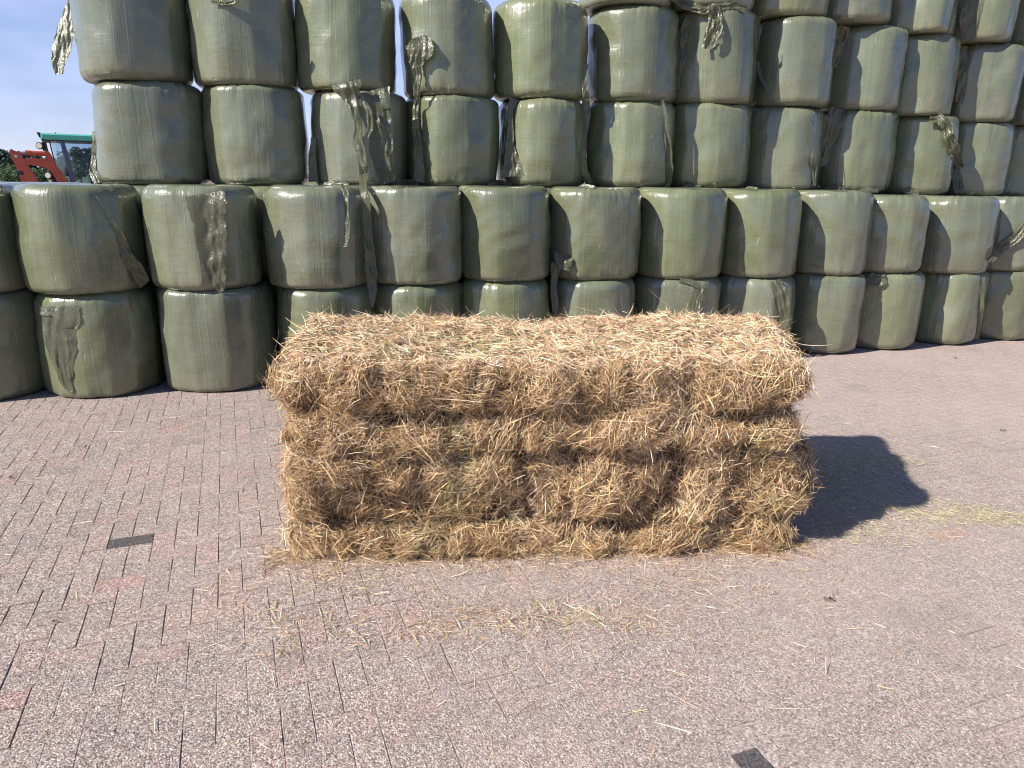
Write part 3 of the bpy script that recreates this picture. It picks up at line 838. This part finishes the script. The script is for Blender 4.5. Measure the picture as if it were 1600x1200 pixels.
for kq, (kind_, cnt) in enumerate(COUNTS.items()):
    u, v_ = rh.rand(cnt), rh.rand(cnt)
    if kind_ == 'front': v_ = np.where(rh.rand(cnt) < .06, rh.rand(cnt) * .05, v_)
    if kind_ == 'front':                                     # fewer stems root in the seams
        q0, n0 = hay_base(kind_, u, v_); dd0 = hay_disp(q0, n0)
        ok = (dd0 > -.015) | (rh.rand(cnt) < np.clip(.25 + (dd0 + .075) * 9, .12, 1))
        u, v_ = u[ok], v_[ok]; cnt = len(u)
    S, nn = hay_surface(kind_, u, v_)
    eps = .004
    Su, _ = hay_surface(kind_, np.clip(u + eps, 0, 1), v_); Sv, _ = hay_surface(kind_, u, np.clip(v_ + eps, 0, 1))
    S0, _ = hay_surface(kind_, np.clip(u - eps, 0, 1), v_); S1, _ = hay_surface(kind_, u, np.clip(v_ - eps, 0, 1))
    fn = np.cross(Su - S0, Sv - S1); fn /= np.linalg.norm(fn, axis=1)[:, None] + 1e-9
    fn *= np.sign((fn * nn).sum(1))[:, None] + 1e-9
    n2 = fn * .6 + nn * .4; n2 /= np.linalg.norm(n2, axis=1)[:, None]
    e1 = np.cross(n2, np.array([0, 0, 1.0]) if kind_ != 'top' else np.array([0, 1.0, 0])); e1 /= np.linalg.norm(e1, axis=1)[:, None] + 1e-9
    e2 = np.cross(n2, e1)
    field = wave_noise(S, 31 + kq, 2.2, 3) * 2.2 + wave_noise(S, 41, 7.0, 2) * 1.0
    th = field + rh.normal(0, .55 if kind_ == 'front' else .75, cnt) + (0 if kind_ != 'front' else .35)
    loose = rh.rand(cnt)
    th = np.where(loose > .82, rh.uniform(0, 6.28, cnt), th)
    tan = e1 * np.cos(th)[:, None] + e2 * np.sin(th)[:, None]
    length = np.clip(rh.lognormal(math.log(.058), .50, cnt), .02, .26)
    width = np.clip(rh.lognormal(math.log(.0018), .42, cnt), .0011, .0056)
    tuft = wave_noise(S, 51, 6.0, 2)
    lift = np.abs(rh.normal(.10, .24, cnt)) + np.clip(tuft, 0, 1) * .30 + (loose > .955) * rh.uniform(.2, .7, cnt)
    if kind_ == 'top': lift *= .62
    bend = np.abs(rh.normal(.65, .8, cnt))
    bold = rh.rand(cnt) < .055                               # broader, paler stems that lie on the outside; their pale colour acts as highlight
    width = np.where(bold, rh.uniform(.0024, .0042, cnt), width); length = np.where(bold, rh.uniform(.05, .13, cnt), length)
    lift = np.where(bold, lift * .6 + .05, lift)
    root = S + n2 * (rh.uniform(-.020, .016, cnt) + bold * .010 + np.clip(tuft, -.5, 1) * .010)[:, None] - tan * (length * .5)[:, None]
    V_, F_ = strands(root, tan, n2, length, width, lift * (.42 if kind_ == 'top' else .6), bend, 300 + kq)
    V_[:, 2] = np.maximum(V_[:, 2], .003)
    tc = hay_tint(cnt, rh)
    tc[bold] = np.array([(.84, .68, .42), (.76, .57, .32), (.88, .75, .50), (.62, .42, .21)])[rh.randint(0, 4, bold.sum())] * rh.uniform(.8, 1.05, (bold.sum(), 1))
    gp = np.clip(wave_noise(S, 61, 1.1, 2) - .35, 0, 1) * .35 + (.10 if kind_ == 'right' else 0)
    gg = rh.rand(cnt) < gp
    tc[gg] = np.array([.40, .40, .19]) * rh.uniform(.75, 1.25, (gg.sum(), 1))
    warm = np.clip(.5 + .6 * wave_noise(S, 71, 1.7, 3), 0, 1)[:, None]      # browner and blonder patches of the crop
    tc = tc * (warm * np.array([.88, .81, .70]) + (1 - warm) * np.array([1.14, 1.13, 1.10])) if kind_ != 'top' else tc * (warm * .12 + (1 - warm * .12) * np.array([1.20, 1.19, 1.19]))  # stems on top get a brighter tint, sunlight put into their colour
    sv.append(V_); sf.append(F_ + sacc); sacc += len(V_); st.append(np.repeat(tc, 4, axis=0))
    mi.append(np.ones(len(F_), int)); sm.append(np.zeros(len(F_), bool))
# a fringe of long single stems that stick out along the edges
cnt = 650
u = rh.rand(cnt); kd = rh.choice(4, cnt, p=[.45, .2, .2, .15])
P_, N_ = np.zeros((cnt, 3)), np.zeros((cnt, 3))
for k, (kind_, vlo, vhi) in enumerate((('top', 0, 1), ('left', .3, 1), ('right', .1, 1), ('front', 0, 1))):
    m_ = kd == k
    a_ = u[m_]; b_ = rh.uniform(vlo, vhi, m_.sum())
    if kind_ in ('left', 'right'): a_ = rh.uniform(0, .45, m_.sum())
    if kind_ == 'top': b_ = np.where(rh.rand(m_.sum()) < .55, rh.uniform(.9, 1, m_.sum()), b_)
    P_[m_], N_[m_] = hay_surface(kind_, a_, b_)
rdir = rh.normal(size=(cnt, 3)); rdir -= (rdir * N_).sum(1)[:, None] * N_; rdir /= np.linalg.norm(rdir, axis=1)[:, None]
V_, F_ = strands(P_ - N_ * .02, rdir, N_, rh.uniform(.04, .12, cnt), rh.uniform(.0012, .0028, cnt), rh.uniform(.2, .9, cnt), np.abs(rh.normal(.3, .4, cnt)), 399)
V_[:, 2] = np.maximum(V_[:, 2], .003)
sv.append(V_); sf.append(F_ + sacc); sacc += len(V_); st.append(np.repeat(hay_tint(cnt, rh, .06), 4, axis=0))
mi.append(np.ones(len(F_), int)); sm.append(np.zeros(len(F_), bool))
hay = link_mesh('hay_bale', np.concatenate(sv), np.concatenate(sf), [M_PACK, M_STALK], mat_index=np.concatenate(mi), smooth=np.concatenate(sm), tint=np.concatenate(st), loc=(HAY_ORG.x + .02, HAY_ORG.y + .015, .004))
hay.rotation_euler = (0, 0, HAY_A)
tag(hay, 'large rectangular bale of golden dried hay lying unwrapped on the paved yard', 'hay bale')

# thin green baling twine, pressed into the hay
M_TWINE = plain('green_twine', (.20, .36, .20), .5)
def twine(pts, name='twine', r=.0022):
    mb = MB()
    for a, b in zip(pts[:-1], pts[1:]): mb.tube(a, b, r, n=6)
    return mb.build(name, M_TWINE, hay, smooth=True)
for yy in (.26, .52, .78):
    u = np.linspace(.005, .995, 60)
    S, nn = hay_surface('top', u, np.full(60, yy))
    twine([tuple(p + n * .009) for p, n in zip(S, nn)])
for zz in (.155, .60):
    u = np.linspace(.01, .99, 60)
    S, nn = hay_surface('front', u, np.full(60, zz))
    twine([tuple(p + n * .006) for p, n in zip(S, nn)])

# ------------------------------------------------------------------ loose stalks and chaff scattered on the paving
lv, lf, lt, lacc = [], [], [], 0
def scatter(xy, lmin, lmax, wmin, wmax, tint_, seed, kink=.5):
    global lacc
    n = len(xy); rg = np.random.RandomState(seed)
    root = np.concatenate([xy, rg.uniform(.003, .008, (n, 1))], 1)
    th = rg.uniform(0, 6.28, n); tan = np.stack([np.cos(th), np.sin(th), 0 * th], 1)
    up = np.tile(np.array([0, 0, 1.0]), (n, 1))
    ln = lmin + (lmax - lmin) * rg.rand(n) ** 2
    V_, F_ = strands(root, tan, up, ln, rg.uniform(wmin, wmax, n), rg.normal(.02, .05, n), np.abs(rg.normal(0, kink, n)), seed, nseg=3, droop=0.0)
    V_[:, 2] = np.clip(V_[:, 2], .0025, .03)
    lv.append(V_); lf.append(F_ + lacc); lacc += len(V_); lt.append(np.repeat(tint_, 3, axis=0))
def px_cloud(n, boxes, rg):
    """random ground points over patches of the yard; patch = (px, py, spread in m across, spread in m away)"""
    out = []
    k = rg.choice(len(boxes), n, p=np.array([b[4] for b in boxes]) / sum(b[4] for b in boxes))
    for b in k:
        px, py, sx, sy, _ = boxes[b]; g = ground_at(px, py)
        out.append((g.x + rg.normal(0, sx), g.y + rg.normal(0, sy)))
    return np.array(out)
rl = np.random.RandomState(9)
def not_under(xy):
    ca, sa = math.cos(HAY_A), math.sin(HAY_A)
    lx = (xy[:, 0] - hay.location.x) * ca + (xy[:, 1] - hay.location.y) * sa; ly = -(xy[:, 0] - hay.location.x) * sa + (xy[:, 1] - hay.location.y) * ca
    return xy[~((lx > .03) & (lx < HL - .03) & (ly > .03) & (ly < HD))]
xy = not_under(np.stack([rl.uniform(-3.6, 3.4, 1000), rl.uniform(1.6, 5.4, 1000)], 1))          # singles all over
scatter(xy, .02, .14, .0014, .0037, hay_tint(len(xy), rl) * 1.15, 401)
ca, sa = math.cos(HAY_A), math.sin(HAY_A)
lx = rl.uniform(-.12, HL + .1, 6000); ly = -np.abs(rl.normal(0, .085, 6000)) + .03                # foot of the bale
xy = np.stack([hay.location.x + lx * ca - ly * sa, hay.location.y + lx * sa + ly * ca], 1)
scatter(xy, .02, .13, .0012, .0030, hay_tint(len(xy), rl), 402)
lx = rl.uniform(-.3, HL + .25, 1200); ly = -np.abs(rl.normal(0, .38, 1200))
xy = np.stack([hay.location.x + lx * ca - ly * sa, hay.location.y + lx * sa + ly * ca], 1)
scatter(xy, .02, .11, .0011, .0027, hay_tint(len(xy), rl) * 1.1, 403)
xy = px_cloud(2300, [(800, 965, .16, .07, 1.3), (940, 970, .18, .06, 1.2), (660, 985, .10, .07, .6), (490, 985, .18, .12, .9), (520, 900, .10, .06, .8), (1120, 930, .2, .12, .6), (760, 1000, .4, .12, .8), (420, 960, .25, .15, .6)], rl)
scatter(xy, .015, .09, .0010, .0026, hay_tint(len(xy), rl, .08) * 1.12, 404)
xy = not_under(px_cloud(8500, [(1300, 760, .22, .28, 3.4), (1330, 720, .22, .16, 2.2), (1400, 720, .12, .08, .35), (1480, 800, .30, .08, 1.1), (1570, 812, .25, .06, 1.0), (1360, 830, .3, .12, .7), (1290, 830, .2, .1, .5)], rl))
tg_ = hay_tint(len(xy), rl, .35); tg_ = tg_ * .65 + np.array([.62, .60, .34]) * .40
scatter(xy, .012, .065, .0011, .0025, tg_, 405)
hayl = link_mesh('loose_hay', np.concatenate(lv), np.concatenate(lf), M_STALK, tint=np.concatenate(lt))
tag(hayl, 'loose hay stalks and fine chaff scattered over the paving round the hay bale', 'loose hay', kind='stuff')

# a few dark crumbs and dry leaves
M_LEAF = plain('dry_leaf', (.10, .065, .035), .8)
def crumb(px, py, size, lab, seed):
    rg = np.random.RandomState(seed); g = ground_at(px, py)
    vs, fs = [], []
    for k in range(7):
        c0 = rg.normal(0, size * .35, 2); a = rg.uniform(0, 6.28); L = size * rg.uniform(.4, .8); W = L * rg.uniform(.25, .5)
        n0 = len(vs)
        for sx, sy, zz in ((-1, 0, .001), (0, -1, .010), (1, 0, .003), (0, 1, .010), (0, 0, .016)):
            vs.append((c0[0] + L * .5 * sx * math.cos(a) - W * .5 * sy * math.sin(a), c0[1] + L * .5 * sx * math.sin(a) + W * .5 * sy * math.cos(a), zz + .003))
        fs += [(n0, n0 + 1, n0 + 4), (n0 + 1, n0 + 2, n0 + 4), (n0 + 2, n0 + 3, n0 + 4), (n0 + 3, n0, n0 + 4)]
    o = link_mesh('dry_leaf', vs, fs, M_LEAF, loc=g)
    tag(o, lab, 'leaf')
crumb(1293, 938, .035, 'dark curled leaf clump on the paving in front of the hay shadow', 1)
crumb(88, 974, .022, 'small brown leaf on the grey paving at the front left', 2)
crumb(130, 700, .030, 'dry brown twig of leaf lying below the crinkled bottom tier bale', 3)
crumb(1565, 674, .030, 'tiny dark leaf on bare paving at the far right edge', 4)
crumb(1492, 560, .030, 'small dark leaf just in front of the right bottom bales', 5)
crumb(15, 748, .026, 'brown leaf scrap on the paving by the left edge of the yard', 6)

# ------------------------------------------------------------------ tractor with front loader, beyond the stack
M_RED = plain('red_loader_paint', (.47, .085, .045), .45, var=.40, scale=4)
M_TEAL = plain('green_roof_paint', (.10, .46, .34), .4)
M_BLACK = plain('black_plastic', (.02, .021, .024), .5)
M_POST = plain('cab_post_grey', (.075, .095, .15), .5)
M_STEEL = plain('bright_steel', (.55, .56, .58), .25, 1.0)
M_GREEN = plain('green_hood_paint', (.03, .16, .05), .4)
M_TYRE = plain('tyre_rubber', (.018, .018, .018), .85, var=.3, scale=20)
M_RIM = plain('rim_paint', (.55, .52, .42), .5)
t = NT('lamp_glass'); t.set(Base_Color=(.55, .53, .44), Roughness=.25); M_LENS = t.m
t = NT('cab_glass'); t.set(Base_Color=(.80, .90, 1.0), Roughness=.02, Transmission_Weight=1.0, IOR=1.02)
t.b.inputs['Alpha'].default_value = .55
gl = t.node('ShaderNodeBsdfGlossy'); gl.inputs['Roughness'].default_value = .03
tp = t.node('ShaderNodeBsdfTransparent'); tp.inputs['Color'].default_value = (.86, .93, 1.0, 1)
gm = t.node('ShaderNodeMixShader'); gm.inputs[0].default_value = .12
t.l.new(tp.outputs[0], gm.inputs[1]); t.l.new(gl.outputs[0], gm.inputs[2]); t.l.new(gm.outputs[0], t.out.inputs['Surface'])
M_GLASS = t.m

TD = 18.0                                              # depth along the camera axis
anchor = CAMV + ray(90, 277) * TD
S_ = TD / FPX
vdir = Vector((anchor.x, anchor.y)).normalized()
tr_a = math.atan2(-vdir.x, vdir.y)                     # local x runs to the right as seen from the yard, local y away
tractor = empty('tractor', (anchor.x, anchor.y, 0), tr_a)
tag(tractor, 'green roofed tractor with a rusty red front loader parked beyond the bale stack', 'tractor')
Z0 = anchor.z
def U(px, py): return ((px - 90) * S_, Z0 + (277 - py) * S_)
def quad_strip(line, w0):
    """outline of a bent arm: line of (px, py, half thickness px)"""
    up_, dn_ = [], []
    for k, (x, y, h) in enumerate(line):
        a = line[max(0, k - 1)]; b = line[min(len(line) - 1, k + 1)]
        tx_, ty_ = b[0] - a[0], b[1] - a[1]; L = math.hypot(tx_, ty_); nx_, ny_ = -ty_ / L, tx_ / L
        up_.append(U(x + nx_ * h, y + ny_ * h)); dn_.append(U(x - nx_ * h, y - ny_ * h))
    return up_ + dn_[::-1]
cabw = 1.5
rx0, rz1 = U(75, 212); rz0 = U(75, 221.5)[1]
m = MB(); m.box((rx0 + .95, cabw / 2, (rz0 + rz1) / 2), (1.9, cabw + .1, rz1 - rz0), bev=.035); roof = m.build('cab_roof', M_TEAL, tractor)
m = MB(); m.box((rx0 + .95, cabw / 2, rz0 - .012), (1.86, cabw + .04, .024)); m.build('roof_gutter', M_BLACK, roof)
m = MB(); m.prism([U(71, 211), U(76, 211.5), U(76, 217), U(74, 219)], -.03, .10); m.build('roof_light', M_BLACK, roof)
m = MB(); m.tube((U(96, 209)[0], .2, rz1 - .01), (U(96, 209)[0], .2, rz1 + .035), .014); m.build('beacon_socket', M_BLACK, roof)
for y0 in (0.0, cabw - .07):
    for line, nm, mt in (([(86.5, 223, .9), (88, 242, .9), (92, 285, 1.2), (94, 305, 1.5)], 'cab_post', M_BLACK), ([(103.5, 223, 2.6), (107, 250, 3.0), (110.5, 285, 3.2), (112, 305, 3.4)], 'cab_post', M_POST), ([(181, 223, 2.6), (181, 305, 3)], 'cab_post', M_POST)):
        m = MB(); m.prism(quad_strip(line, 0), y0, y0 + .07); m.build(nm, mt, tractor)
for y0 in (.03, cabw - .04):
    m = MB(); m.prism([U(88, 222), U(104, 222), U(110, 300), U(93, 300)], y0, y0 + .008); m.build('side_window', M_GLASS, tractor)
    m = MB(); m.prism([U(106, 222), U(180, 222), U(180, 300), U(113, 300)], y0, y0 + .008); m.build('door_window', M_GLASS, tractor)
m = MB(); x0, z0 = U(86, 300); x1, z1 = U(182, 345); m.box(((x0 + x1) / 2, cabw / 2, (z0 + z1) / 2), (x1 - x0, cabw - .1, z0 - z1), bev=.05); m.build('cab_base', M_GREEN, tractor)
m = MB(); m.box((.55, cabw / 2, 1.25), (.45, .5, .12), bev=.04); m.box((.75, cabw / 2, 1.55), (.12, .48, .55), bev=.04); m.build('driver_seat', M_BLACK, tractor)
m = MB(); m.tube((.28, cabw / 2, 1.2), (.12, cabw / 2, 1.5), .03); m.build('steering_column', M_BLACK, tractor)
m = MB(); m.box((-1.0, cabw / 2, 1.12), (2.0, .72, .62), bev=.09); hood = m.build('hood', M_GREEN, tractor)
m = MB(); m.box((-2.005, cabw / 2, 1.1), (.03, .6, .46), bev=.01); m.build('grille', M_BLACK, hood)
m = MB(); m.tube((-.55, cabw / 2 + .3, 1.35), (-.55, cabw / 2 + .3, 1.62), .035); m.build('exhaust', M_BLACK, hood)
m = MB(); m.box((-.6, cabw / 2, .62), (3.0, .45, .42), bev=.05); m.build('chassis', M_BLACK, tractor)
def wheel(x, y, r, w):
    m = MB(); m.lathe_y([(r * .58, -w / 2), (r * .93, -w / 2), (r, -w / 2 + .05), (r, w / 2 - .05), (r * .93, w / 2), (r * .58, w / 2)], (x, y, r))
    for k in range(18):
        a = 2 * math.pi * k / 18
        m.box((x + (r + .004) * math.cos(a), y, r + (r + .004) * math.sin(a)), (.045, w * .9, .07), ry=-a)
    wh = m.build('wheel', M_TYRE, tractor)
    m = MB(); m.lathe_y([(r * .6, -w * .42), (r * .45, -w * .3), (r * .15, -w * .3), (r * .12, -w * .45)], (x, y, r)); m.build('rim', M_RIM, wh, smooth=False)
for y in (-.12, cabw + .12):
    wheel(1.25, y, .82, .42); 
for y in (.02, cabw - .02):
    wheel(-1.35, y, .56, .32)
# loader: two bent arms, carrier, tilt cylinders
for y0 in (-.02, cabw - .14):
    arm = MB(); arm.prism(quad_strip([(51, 253.5, 4.2), (62, 254.5, 5.5), (75, 256, 6.2), (84, 261, 6.6), (91, 272, 6.6), (97, 287, 6.6), (104, 305, 6.4), (110, 330, 6)], 0), y0, y0 + .14)
    am = arm.build('loader_arm', M_RED, tractor)
    m = MB(); m.prism([U(79, 238), U(83, 238), U(86, 243), U(90, 256), U(74, 254), U(78, 247)], y0 + .015, y0 + .125); m.build('cylinder_bracket', M_RED, am)
    m = MB(); a0, b0 = U(54, 241); a1, b1 = U(81, 241.5); m.tube((a0, y0 + .07, b0), (a1, y0 + .07, b1), .045); m.tube((a0 - .02, y0 + .07, b0), (a0 + .08, y0 + .07, b0), .055); m.build('tilt_cylinder', M_RED, am, smooth=False)
    m = MB(); a0, b0 = U(40, 241.5); a1, b1 = U(56, 241); m.tube((a0, y0 + .07, b0), (a1, y0 + .07, b1), .022); m.build('cylinder_rod', M_STEEL, am)
    m = MB(); a0, b0 = U(80, 268); a1, b1 = U(90, 300); m.tube((a0, y0 + .07, b0), (a1, y0 + .07, b1), .05); m.build('lift_cylinder', M_BLACK, am)
    m = MB()
    m.prism([U(33.5, 238), U(36, 236.5), U(38, 238.5), U(42, 240), U(45.5, 238.5), U(46, 248), U(51, 253), U(52.5, 262), U(58, 271), U(62, 282), U(62, 300), U(48, 318), U(44, 300), U(41, 282), U(38.5, 266), U(36, 256), U(33.5, 250)], y0 - .01, y0 + .15)
    car = m.build('tool_carrier', M_RED, tractor)
    m = MB(); x0, z0 = U(43, 271.5); m.box((x0, y0 + .066, z0), (.11, .162, .09)); m.build('slot', M_BLACK, car)
    m = MB(); a0, b0 = U(40, 247); m.tube((a0, y0 - .03, b0), (a0, y0 + .17, b0), .035); m.build('pivot_pin', M_STEEL, car)
m = MB(); a0, b0 = U(46, 276); m.tube((a0, .0, b0), (a0, cabw - .05, b0), .05); m.build('carrier_tube', M_RED, tractor)
m = MB(); a0, b0 = U(68, 255.5); m.tube((a0, .0, b0), (a0, cabw - .05, b0), .055); m.build('cross_tube', M_RED, tractor)
# work lamps
for px, py in ((73.5, 231), (79, 274.5)):
    a0, b0 = U(px, py)
    m = MB(); m.tube((a0 - .02, -.09, b0), (a0 + .04, .03, b0), .085, .07, 18); lamp = m.build('work_lamp', M_BLACK, tractor)
    m = MB(); m.tube((a0 - .026, -.105, b0), (a0 - .02, -.088, b0), .062, .068, 18); m.build('lens', M_LENS, lamp)
m = MB(); m.prism([U(73, 226), U(82, 225), U(83, 238), U(76, 238), U(75, 232)], 0, .12); m.build('lamp_bracket', M_BLACK, tractor)

# ------------------------------------------------------------------ trees and bushes beyond the field
t = NT('tree_leaf'); t.set(Base_Color=t.attr('tint'), Roughness=.7); M_TLEAF = t.m
M_BARK = plain('bark', (.10, .075, .055), .9)
def tree(name, px, base_d, height, width, tint_, seed, lab, cat, group, low=.12):
    rg = np.random.RandomState(seed)
    d = ray(px, 277); hd = Vector((d.x, d.y)).normalized()
    root = empty(name, (hd.x * base_d, hd.y * base_d, -.026))
    tag(root, lab, cat, group)
    m = MB()
    for k in range(4): m.tube((0.04 * k, 0, height * .16 * k), (.04 * (k + 1), 0, height * .16 * (k + 1)), height * .022 * (1 - .2 * k), height * .022 * (.8 - .2 * k), 8)
    for k in range(6):
        a = rg.uniform(0, 6.28); z = height * rg.uniform(.25, .55)
        m.tube((0, 0, z), (width * .35 * math.cos(a), width * .35 * math.sin(a), z + height * .2), height * .009, height * .003, 6)
    m.build('trunk', M_BARK, root)
    nb = 26
    bl = np.stack([rg.normal(0, .23, nb) * width, rg.normal(0, .23, nb) * width, height * (low + .1 + (1 - low - .18) * rg.rand(nb) ** .8)], 1)
    br = rg.uniform(.12, .20, nb) * min(width, height) * (1.15 - .5 * bl[:, 2] / height)
    n = 2600
    k = rg.choice(nb, n, p=br ** 2 / (br ** 2).sum())
    dr = rg.normal(size=(n, 3)); dr /= np.linalg.norm(dr, axis=1)[:, None]
    P = bl[k] + dr * (br[k] * rg.uniform(.6, 1.08, n))[:, None]; P[:, 2] = np.clip(P[:, 2], .1, height)
    sz = width * .032 * rg.uniform(.6, 1.5, n)
    a = rg.normal(size=(n, 3)); a /= np.linalg.norm(a, axis=1)[:, None]
    b = np.cross(a, rg.normal(size=(n, 3))); b /= np.linalg.norm(b, axis=1)[:, None]
    V = np.stack([P - a * sz[:, None], P - b * (sz * .6)[:, None], P + a * sz[:, None], P + b * (sz * .6)[:, None]], 1).reshape(-1, 3)
    F = np.arange(4 * n).reshape(-1, 4)
    tt = np.array(tint_) * rg.uniform(.65, 1.35, (nb, 1))[k] * rg.uniform(.8, 1.2, (n, 1))
    link_mesh('crown', V, F, M_TLEAF, parent=root, tint=tt)
dk = (.055, .085, .068)  # leaf colour lightened and blued to stand in for distance haze
TREES = [(-38, 172, 6.8, 9), (-14, 170, 6.4, 8), (6, 168, 6.2, 8.5), (24, 172, 5.6, 7.5), (44, 170, 4.9, 8), (64, 174, 5.2, 8.5), (86, 170, 4.8, 8), (104, 172, 5.0, 7), (126, 150, 6.6, 8.0), (148, 168, 6.0, 8), (172, 172, 6.3, 9)]
WORDS = ['tall dark tree past the left end of the distant tree line', 'dark tree at the left end of the distant tree line', 'dark broad tree in the distant line above the pale bushes', 'dark tree in the distant line just left of the red loader', 'low dark tree in the distant line behind the red tool carrier', 'dark tree in the distant line behind the loader cylinder', 'low dark tree in the distant line seen through the front cab window', 'dark tree in the distant line behind the grey cab post', 'taller rounded tree seen through the cab door window', 'dark distant tree behind the open end of the bale stack', 'dark distant tree hidden beyond the third tier end bale']
for k, (px, dd, h_, w_2) in enumerate(TREES):
    tree('tree', px, dd, h_, w_2, dk, 900 + k, WORDS[k], 'tree', 'trees beyond the field')
for k, (px, dd, h_, w_2) in enumerate([(7.5, 120, 2.9, 2.4), (25, 122, 3.1, 2.5), (61, 121, 2.6, 2.6)]):
    tree('bush', px, dd, h_, w_2, (.12, .17, .08), 950 + k, ['pale green round bush at the left edge before the dark trees', 'pale green round bush next to the red loader', 'green bush seen under the bent loader arm'][k], 'bush', 'bushes along the field', low=.0)
